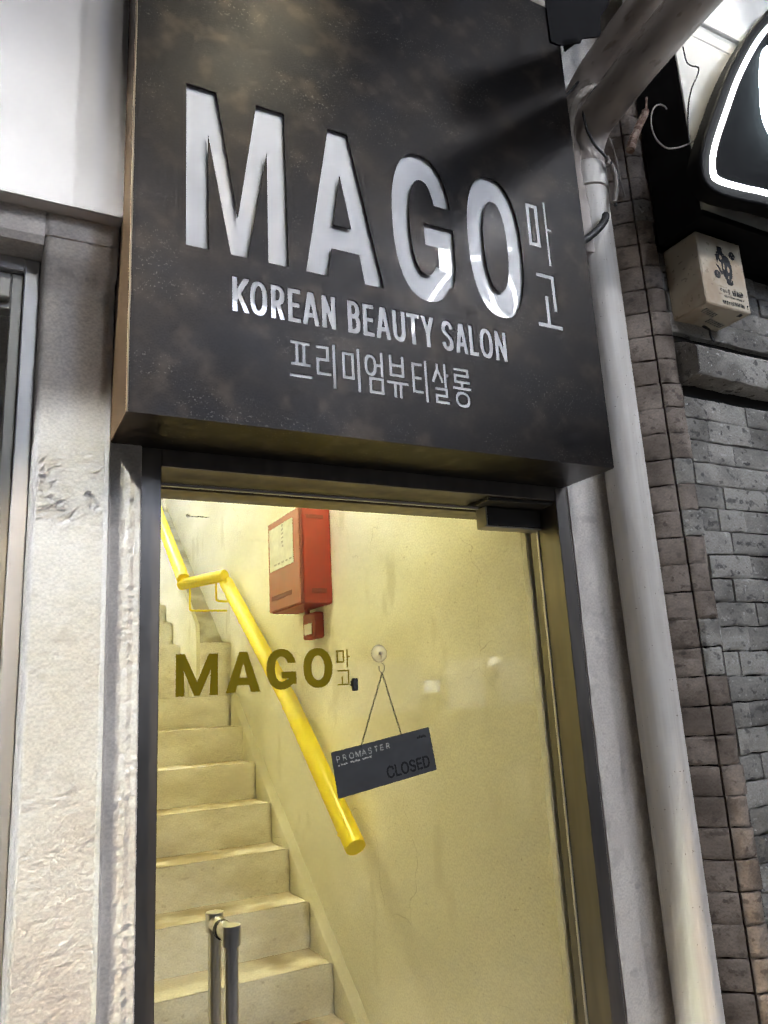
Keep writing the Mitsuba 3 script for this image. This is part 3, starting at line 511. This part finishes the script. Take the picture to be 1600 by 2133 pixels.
# ------------------------------------------------------------------ stone-clad wall at right
add('stone_wall__backing', cat(bx(1.86, 3.6, -.095, .0, .12, 2.93), extr_z(Polygon([(1.735, 0), (1.765, -.045), (1.803, -.080), (1.862, -.088), (1.862, 0)]), .12, 3.42)), M_MORTAR)
tag('stone_wall', 'weathered grey stone-clad wall with brown rounded corner right of the drainpipe', 'wall')
def slab(corners, z0, z1, rng, bulge, sag=0):
    """corners: polyline in plan (outer face, left to right); a rough-faced slab built on it"""
    c = np.asarray(corners, float); n = 6; s = np.linspace(0, 1, n)
    seg = np.r_[0, np.cumsum(np.linalg.norm(np.diff(c, axis=0), axis=1))]; seg /= seg[-1]
    pl = np.c_[np.interp(s, seg, c[:, 0]), np.interp(s, seg, c[:, 1])]
    tn = np.gradient(pl, axis=0); nn = np.c_[tn[:, 1], -tn[:, 0]]; nn /= np.linalg.norm(nn, axis=1, keepdims=True)
    rows = np.array([0, .12, .5, .88, 1]); P = np.zeros((5, n, 3))
    wob0, wob1 = rng.normal(0, .0014, n), rng.normal(0, .0014, n)
    for j, r in enumerate(rows):
        edge = 0 if j in (0, 4) else 1
        out = np.where((np.arange(n) == 0) | (np.arange(n) == n-1), .1, 1)*edge*(bulge*(.4+.9*rng.random(n)))
        P[j, :, :2] = pl+nn*out[:, None]
        P[j, :, 2] = z0+(z1-z0)*r + (1-r)*wob0+r*wob1
    back = P.copy()[[0, 4]]; back[..., :2] -= nn[None]*.022
    strip = lambda A, B: grid(np.stack([A, B]))
    return cat(grid(P), strip(back[0], P[0]), strip(P[4], back[1]), strip(np.stack([back[0, 0], back[1, 0]]), np.stack([P[0, 0], P[4, 0]])), strip(np.stack([P[0, -1], P[4, -1]]), np.stack([back[0, -1], back[1, -1]])))
rb = np.random.default_rng(11)
dx = lambda z: .016*(2.2-z)/1.3
z = .30
while z < 3.36:
    h = .0782; o = dx(z); g1 = rb.uniform(.0015, .004)
    add('stone_wall__corner_block', slab([(1.702+o, .0), (1.716+o, -.036), (1.744+o, -.074), (1.7755+o, -.100)], z, z+h-g1, rb, .005), M_CORNER, 50)
    add('stone_wall__corner_block', slab([(1.7785+o, -.105), (1.803+o, -.119), (1.834+o+rb.uniform(-.006, .008), -.124)], z+rb.normal(0, .0012), z+h-g1, rb, .007), M_CORNER if rb.random() < .75 else M_BRICK, 35)
    z += h
z, row = .30, 0
while z < 2.86:
    h = .0692; h1 = min(h, 2.868-z); x = 1.843+dx(z)+rb.uniform(-.003, .006); row += 1
    first = True
    while x < 2.62:
        w = rb.uniform(.11, .27) if not first else rb.uniform(.06, .2); first = False
        y = -.1165+rb.normal(0, .0022)
        if not (z+h > 2.405 and z < 2.53):
            add('stone_wall__slab', slab([(x, y), (x+w*.5, y-rb.uniform(0, .002)), (x+w-rb.uniform(.001, .003), y)], z+rb.uniform(.0005, .002), z+h1-rb.uniform(.001, .003), rb, .0075), M_BRICK if (x*37.7+z*91.3) % 1 < .62 else M_BRICK2, 40)
        x += w
    z += h
led = [(-.11, 2.415), (-.178, 2.422), (-.186, 2.432), (-.190, 2.50), (-.183, 2.515), (-.150, 2.538), (-.11, 2.552)]
L = []
for x in np.arange(1.852, 2.7, .02): L.append([(x, y, zz) for y, zz in led])
L = np.array(L); nz = (meshkit.fbm(L*26, 3, 4)-.5); L[:, 1:-1, 1] += nz[:, 1:-1]*.016; L[:, :, 2] += (meshkit.fbm(L*22+5, 3, 8)-.5)*.016
add('stone_wall__ledge', cat(trimesh.Trimesh(grid(L).vertices, grid(L).faces[:, ::-1], process=False), extr_x(Polygon(led), 1.850, 1.852)), M_BRICK, 30)
tag('stone_wall__ledge', 'projecting rough ledge under the cream box')

# cream electrical box on the stone wall
add('electrical_box__body', bx(1.850, 2.048, -.248, -.120, 2.619, 2.858, .004), M_BOXC)
fig = [superring(1.9435, 1.9885, 2.712, 2.800, 2.2), sbox(1.934, 2.805, 1.956, 2.826), sbox(1.928, 2.800, 1.962, 2.806), Polygon([(1.935, 2.80), (1.957, 2.80), (1.965, 2.775), (1.955, 2.765), (1.936, 2.775)]), Polygon([(1.921, 2.795), (1.932, 2.80), (1.936, 2.785), (1.926, 2.768)]), Polygon([(1.917, 2.765), (1.928, 2.757), (1.945, 2.735), (1.938, 2.728)]), superring(1.955, 1.985, 2.699, 2.722, 2)]
fig = unary_union(fig).difference(unary_union([superring(1.939, 1.951, 2.781, 2.798, 2), superring(1.950, 1.958, 2.748, 2.772, 2), superring(1.967, 1.978, 2.742, 2.764, 2), Polygon([(1.963, 2.722), (1.972, 2.735), (1.969, 2.718)]), Polygon([(1.975, 2.712), (1.981, 2.73), (1.978, 2.708)])]))
ball = lambda x, z, r: Point(x, z).buffer(r).difference(unary_union([Polygon([(x-.3*r, z+.5*r), (x+.1*r, z+.6*r), (x-.05*r, z-.1*r)]), Polygon([(x-.6*r, z-.2*r), (x-.2*r, z-.3*r), (x-.3*r, z-.7*r)]), Polygon([(x+.3*r, z-.1*r), (x+.6*r, z+.1*r), (x+.4*r, z-.6*r)])]))
dots = unary_union([ball(1.9990, 2.806, .0135), ball(1.9185, 2.727, .0135)])
rp = np.random.default_rng(2); marks = []
def glyphs(x0, x1, zc, h, pitch, w):
    x = x0
    while x < x1:
        k = rp.integers(0, 4); a = zc+rp.uniform(-.2, .1)*h
        marks.append(sbox(x, a, x+w, a+h))
        if k in (0, 2): marks.append(sbox(x, a+h*.75, x+pitch*.55, a+h*.75+w))
        if k in (1, 2): marks.append(sbox(x+pitch*.45, a, x+pitch*.45+w, a+h*.7))
        if k == 3: marks.append(Polygon([(x, a), (x+w, a), (x+pitch*.55, a+h), (x+pitch*.55-w, a+h)]))
        x += pitch*(1 if rp.random() < .8 else 1.9)
glyphs(1.955, 2.022, 2.668, .018, .0098, .0030); glyphs(1.920, 1.95, 2.670, .010, .0105, .0018); glyphs(1.935, 2.02, 2.654, .006, .006, .0010); glyphs(1.922, 2.035, 2.631, .0125, .0092, .0023)
add('electrical_box__print', extr(unary_union([fig, dots]+marks), -.2490, -.2483), M_INK)
for i in range(13): add('electrical_box__vent_slot', mv(bx(-.0026, .0026, -.011, .011, -.0006, .0006), (1.880+.0125*i) if i < 6 else 1.950+.0125*(i-6), -.212+.003*i if i < 6 else -.168+.002*(i-6), 2.6188), M_INK)
add('electrical_box__plug_hole', bx(2.012, 2.026, -.236, -.222, 2.6182, 2.6195), M_INK)
tag('electrical_box', 'cream electrical box with black print on the stone wall', 'box')
add('cable_gland', cat(cyl((2.058, -.12, 2.74), (2.058, -.165, 2.74), .026, 18), cyl((2.058, -.165, 2.74), (2.058, -.18, 2.74), .018, 18)), mat('blue_plastic', (.03, .035, .09), .45), 40)
tag('cable_gland', 'dark blue round plug behind the cream electrical box', 'plug')
add('drip_wire', tube(jag([(1.965, -.135, 2.618), (1.972, -.15, 2.60), (1.968, -.155, 2.575), (1.972, -.16, 2.556)]), .004, 6), M_RUBBER, True); tag('drip_wire', 'short black wire end hanging under the cream box', 'wire')

# right neighbour's fascia and neon sign
add('neighbour_fascia__box', cat(bx(1.8225, 4.2, -.297, -.132, 2.868, 3.535), bx(1.816, 4.2, -.308, -.297, 2.862, 2.884, .002)), M_BLACK)
add('neighbour_fascia__panel', bx(1.8225, 4.2, -.3035, -.2972, 2.886, 3.540, .001), M_WPANEL)
add('neighbour_fascia__trim', bx(1.8225, 4.2, -.3015, -.132, 3.5425, 3.610, .006), M_WPANEL)
add('neighbour_fascia__upper_board', bx(1.8225, 4.2, -.3080, -.132, 3.6125, 4.6, .004), M_WPANEL)
tag('neighbour_fascia', 'black boxed fascia with white panel above the stone wall', 'fascia')
out = curve([(2.32, -.4, 3.80), (2.184, -.4, 3.655), (2.054, -.4, 3.510), (1.92, -.4, 3.323), (1.818, -.4, 3.15), (1.751, -.4, 3.03), (1.722, -.4, 2.958), (1.716, -.4, 2.91), (1.727, -.4, 2.878), (1.774, -.4, 2.864), (1.878, -.4, 2.872), (1.986, -.4, 2.885), (2.3, -.4, 2.90)], 6)[:, [0, 2]]
shape = Polygon(list(map(tuple, out))+[(2.75, 2.93), (2.9, 3.02), (2.9, 3.75), (2.7, 3.86)]).buffer(0)
add('neon_sign__plate', extr(shape.buffer(-.003), -.402, -.345), M_BLACK)
add('neon_sign__rim', tube(np.array([(x, -.395, z) for x, z in shape.exterior.coords])[:-1], .008, 8), M_BLACK, True)
tb = shape.buffer(-.030).buffer(-.01).buffer(.01)
tc = np.array(tb.exterior.coords); 
add('neon_sign__tube', tube(np.array([(x, -.409, z) for x, z in tc]), .0085, 10), M_LAMP, True, emit=(9, 9.6, 10))
arc_ = curve([(2.215, -.412, 3.52), (2.123, -.412, 3.469), (2.085, -.412, 3.39), (2.058, -.412, 3.277), (2.048, -.412, 3.204), (2.062, -.412, 3.155), (2.10, -.412, 3.12), (2.18, -.412, 3.12)], 6)
add('neon_sign__letter', tube(arc_, .019, 10), M_LAMP, True, emit=(7, 9, 10))
tag('neon_sign', 'black rounded sign outlined by a white neon tube, upper right', 'neon sign')
add('neon_sign__spacer', cyl((2.1, -.35, 3.1), (2.1, -.3045, 3.1), .02), M_BLACK); add('neon_sign__spacer', cyl((2.5, -.35, 3.4), (2.5, -.3045, 3.4), .02), M_BLACK)

# ------------------------------------------------------------------ street lights and the other side of the alley
def spot_can(key, c, aim, r, L, label, depth=.16):
    c, aim = np.array(c, float), np.array(aim, float); d = (aim-c)/np.linalg.norm(aim-c)
    a = np.cross(d, [0, 1., 0]); a /= np.linalg.norm(a); b = np.cross(d, a); ang = np.arange(32)*2*np.pi/32
    ring = lambda o, rr: c+d*o+rr*(np.cos(ang)[:, None]*a+np.sin(ang)[:, None]*b)
    R = [ring(depth, r*1.75), ring(depth, r*1.85), ring(-.05, r*1.6), ring(-.07, r*.5)]
    V = np.vstack(R[1:]); F = []
    for i in range(2):
        for j in range(32):
            k = (j+1) % 32; F += [[i*32+j, (i+1)*32+k, i*32+k], [i*32+j, (i+1)*32+j, (i+1)*32+k]]
    inner = np.vstack([ring(depth, r*1.75), ring(-.01, r*1.5)]); G = []
    for j in range(32):
        k = (j+1) % 32; G += [[j, k, 32+k], [j, 32+k, 32+j]]
    add(key+'__housing', cat(trimesh.Trimesh(V, F, process=False), trimesh.Trimesh(inner, G, process=False)), M_BLACK)
    disc = trimesh.Trimesh(np.vstack([ring(0, r), c[None]]), [[j, (j+1) % 32, 32] for j in range(32)], process=False)
    n = np.cross(disc.vertices[1]-disc.vertices[0], disc.vertices[32]-disc.vertices[0])
    if n@d < 0: disc = trimesh.Trimesh(disc.vertices, disc.faces[:, ::-1], process=False)
    add(key+'__lens', disc, M_LAMP, emit=L)
    add(key+'__arm', cyl(c-d*.06, (c[0], -.05, c[2]+.12), .012, 10), M_BLACK)
    tag(key, label, 'spotlight')
spot_can('wall_spotlight', (-.88, -.375, 3.84), (.0, -.10, 1.95), .04, (30000, 24300, 16800), 'black can spotlight on an arm above the left shop window', .20)
spot_can('wall_spotlight_001', (.86, -1.32, 4.22), (.46, -.2, 3.0), .02, (3000, 2750, 2000), 'black can spotlight on a long arm above the steel sign', .2)
def globe(key, c, r, L, label):
    s = trimesh.creation.icosphere(3, r); s.apply_translation(c); add(key+'__globe', s, M_LAMP, True, emit=L)
    add(key+'__stem', cyl((c[0], c[1], c[2]+r*.9), (c[0], c[1], c[2]+.6), .02, 10), M_BLACK)
    add(key+'__arm', cyl((c[0], c[1], c[2]+.6), (c[0], -5.2, c[2]+.9), .02, 10), M_BLACK)
    tag(key, label, 'street lamp')
spot_can('fascia_spotlight', (2.1, -.42, 4.15), (2.02, -.30, 3.3), .02, (3900, 3600, 2750), 'black can spotlight washing down the right neighbour fascia', .10)
globe('street_lamp', (2.95, -3.0, 4.66), .10, (880, 910, 990), 'white globe street lamp on an arm over the alley')
globe('street_lamp_001', (.7, -4.6, 5.0), .12, (430, 430, 445), 'added white globe fill lamp high on the opposite building')  # added lamp, unseen; evens out the light on the sign letters
sb = trimesh.creation.icosphere(3, .022); sb.apply_translation((-.0005, .6, 2.455)); add('shop_lamp__bulb', sb, M_LAMP, True, emit=(150, 118, 62)); add('shop_lamp__cord', cyl((-.0005, .6, 2.475), (-.0005, .6, 2.6), .004, 8), M_RUBBER); tag('shop_lamp', 'small warm bulb glowing inside the left shop window', 'lamp')
add('opposite_building__wall', bx(-12, 14, -5.8, -5.25, 0, 9), M_DARK)
for i, (x, z, w, h) in enumerate(((-4, 1.0, 2, 1.6), (-1.2, 1.0, 2, 1.6), (1.4, .9, 1.8, 1.6), (6.4, .9, 2, 1.7), (-3.6, 5, 1.2, 1.4), (3.6, 6.4, 1.2, 1.4), (6.8, 5, 1.2, 1.4))):
    add('opposite_building__window', bx(x, x+w, -5.25, -5.2, z, z+h, .01), M_ALUD)
tag('opposite_building', 'dark building across the alley behind the viewer', 'building')
add('hanging_lightbox', bx(1.86, 2.44, -5.2, -5.0, 3.7, 5.12, .01), M_LAMP, emit=(18, 21, 27)); tag('hanging_lightbox', 'blue-white upright lightbox sign across the alley', 'lightbox')
add('window_light', bx(4.13, 4.24, -5.2, -5.05, 1.54, 1.66, .01), M_LAMP, emit=(1.1, 1.4, 1.9)); tag('window_light', 'small lit panel in the shopfront across the alley', 'lit panel')
add('window_light_001', Polygon and extr(Polygon([(4.93, 1.78), (5.06, 1.82), (5.02, 1.845), (5.0, 1.88), (4.97, 1.83)]), -5.2, -5.1), M_LAMP, emit=(2.2, 2.2, 2.1)); tag('window_light_001', 'small lit arrow panel in the shopfront across the alley', 'lit panel')
nl = [[(3.75, 5.05), (4.0, 5.45), (4.35, 5.95), (4.65, 6.25), (4.85, 6.32), (5.1, 6.50), (5.3, 6.54)], [(5.12, 6.32), (4.95, 6.0), (5.02, 5.70), (5.22, 5.62), (5.30, 5.9), (5.2, 6.2), (5.12, 6.32)], [(4.55, 5.58), (4.70, 5.78), (4.90, 5.74), (4.98, 5.52), (5.08, 5.44)]]
for i, (x0, x1, e) in enumerate(((2.55, 3.2, .7), (3.24, 3.62, 1.1), (3.66, 4.06, .8), (4.42, 4.86, 1.2), (5.1, 5.9, .6))): add('shopfront_glow__pane', bx(x0, x1, -5.2, -5.16, 1.36, 1.86, .004), M_LAMP, emit=(e*.36, e*.4, e*.44))
add('shopfront_glow__frame', bx(2.5, 5.95, -5.23, -5.2, 1.32, 1.90), M_ALUD); tag('shopfront_glow', 'row of dimly lit shopfront panes across the alley', 'shop window')
add('neon_outline', cat(*[tube(curve([(x, -5.1, z) for x, z in l], 6), .024, 8) for l in nl]), M_LAMP, True, emit=(70, 75, 85)); tag('neon_outline', 'curling white neon outline on the building across the alley', 'neon sign')

for key, grp in (('wall_spotlight', 'can spotlights on arms'), ('wall_spotlight_001', 'can spotlights on arms'), ('fascia_spotlight', 'can spotlights on arms'), ('street_lamp', 'globe lamps over the alley'), ('street_lamp_001', 'globe lamps over the alley'),
                 ('thin_wire', 'loose wires at the white panel'), ('thin_wire_001', 'loose wires at the white panel'), ('black_cable', 'black cables by the pipes'), ('black_cable_001', 'black cables by the pipes'), ('ceiling_lamp', 'stair hall lamps'), ('ceiling_lamp_001', 'stair hall lamps'),
                 ('window_light', 'small lit panels across the alley'), ('window_light_001', 'small lit panels across the alley')):
    labels[key]['group'] = grp
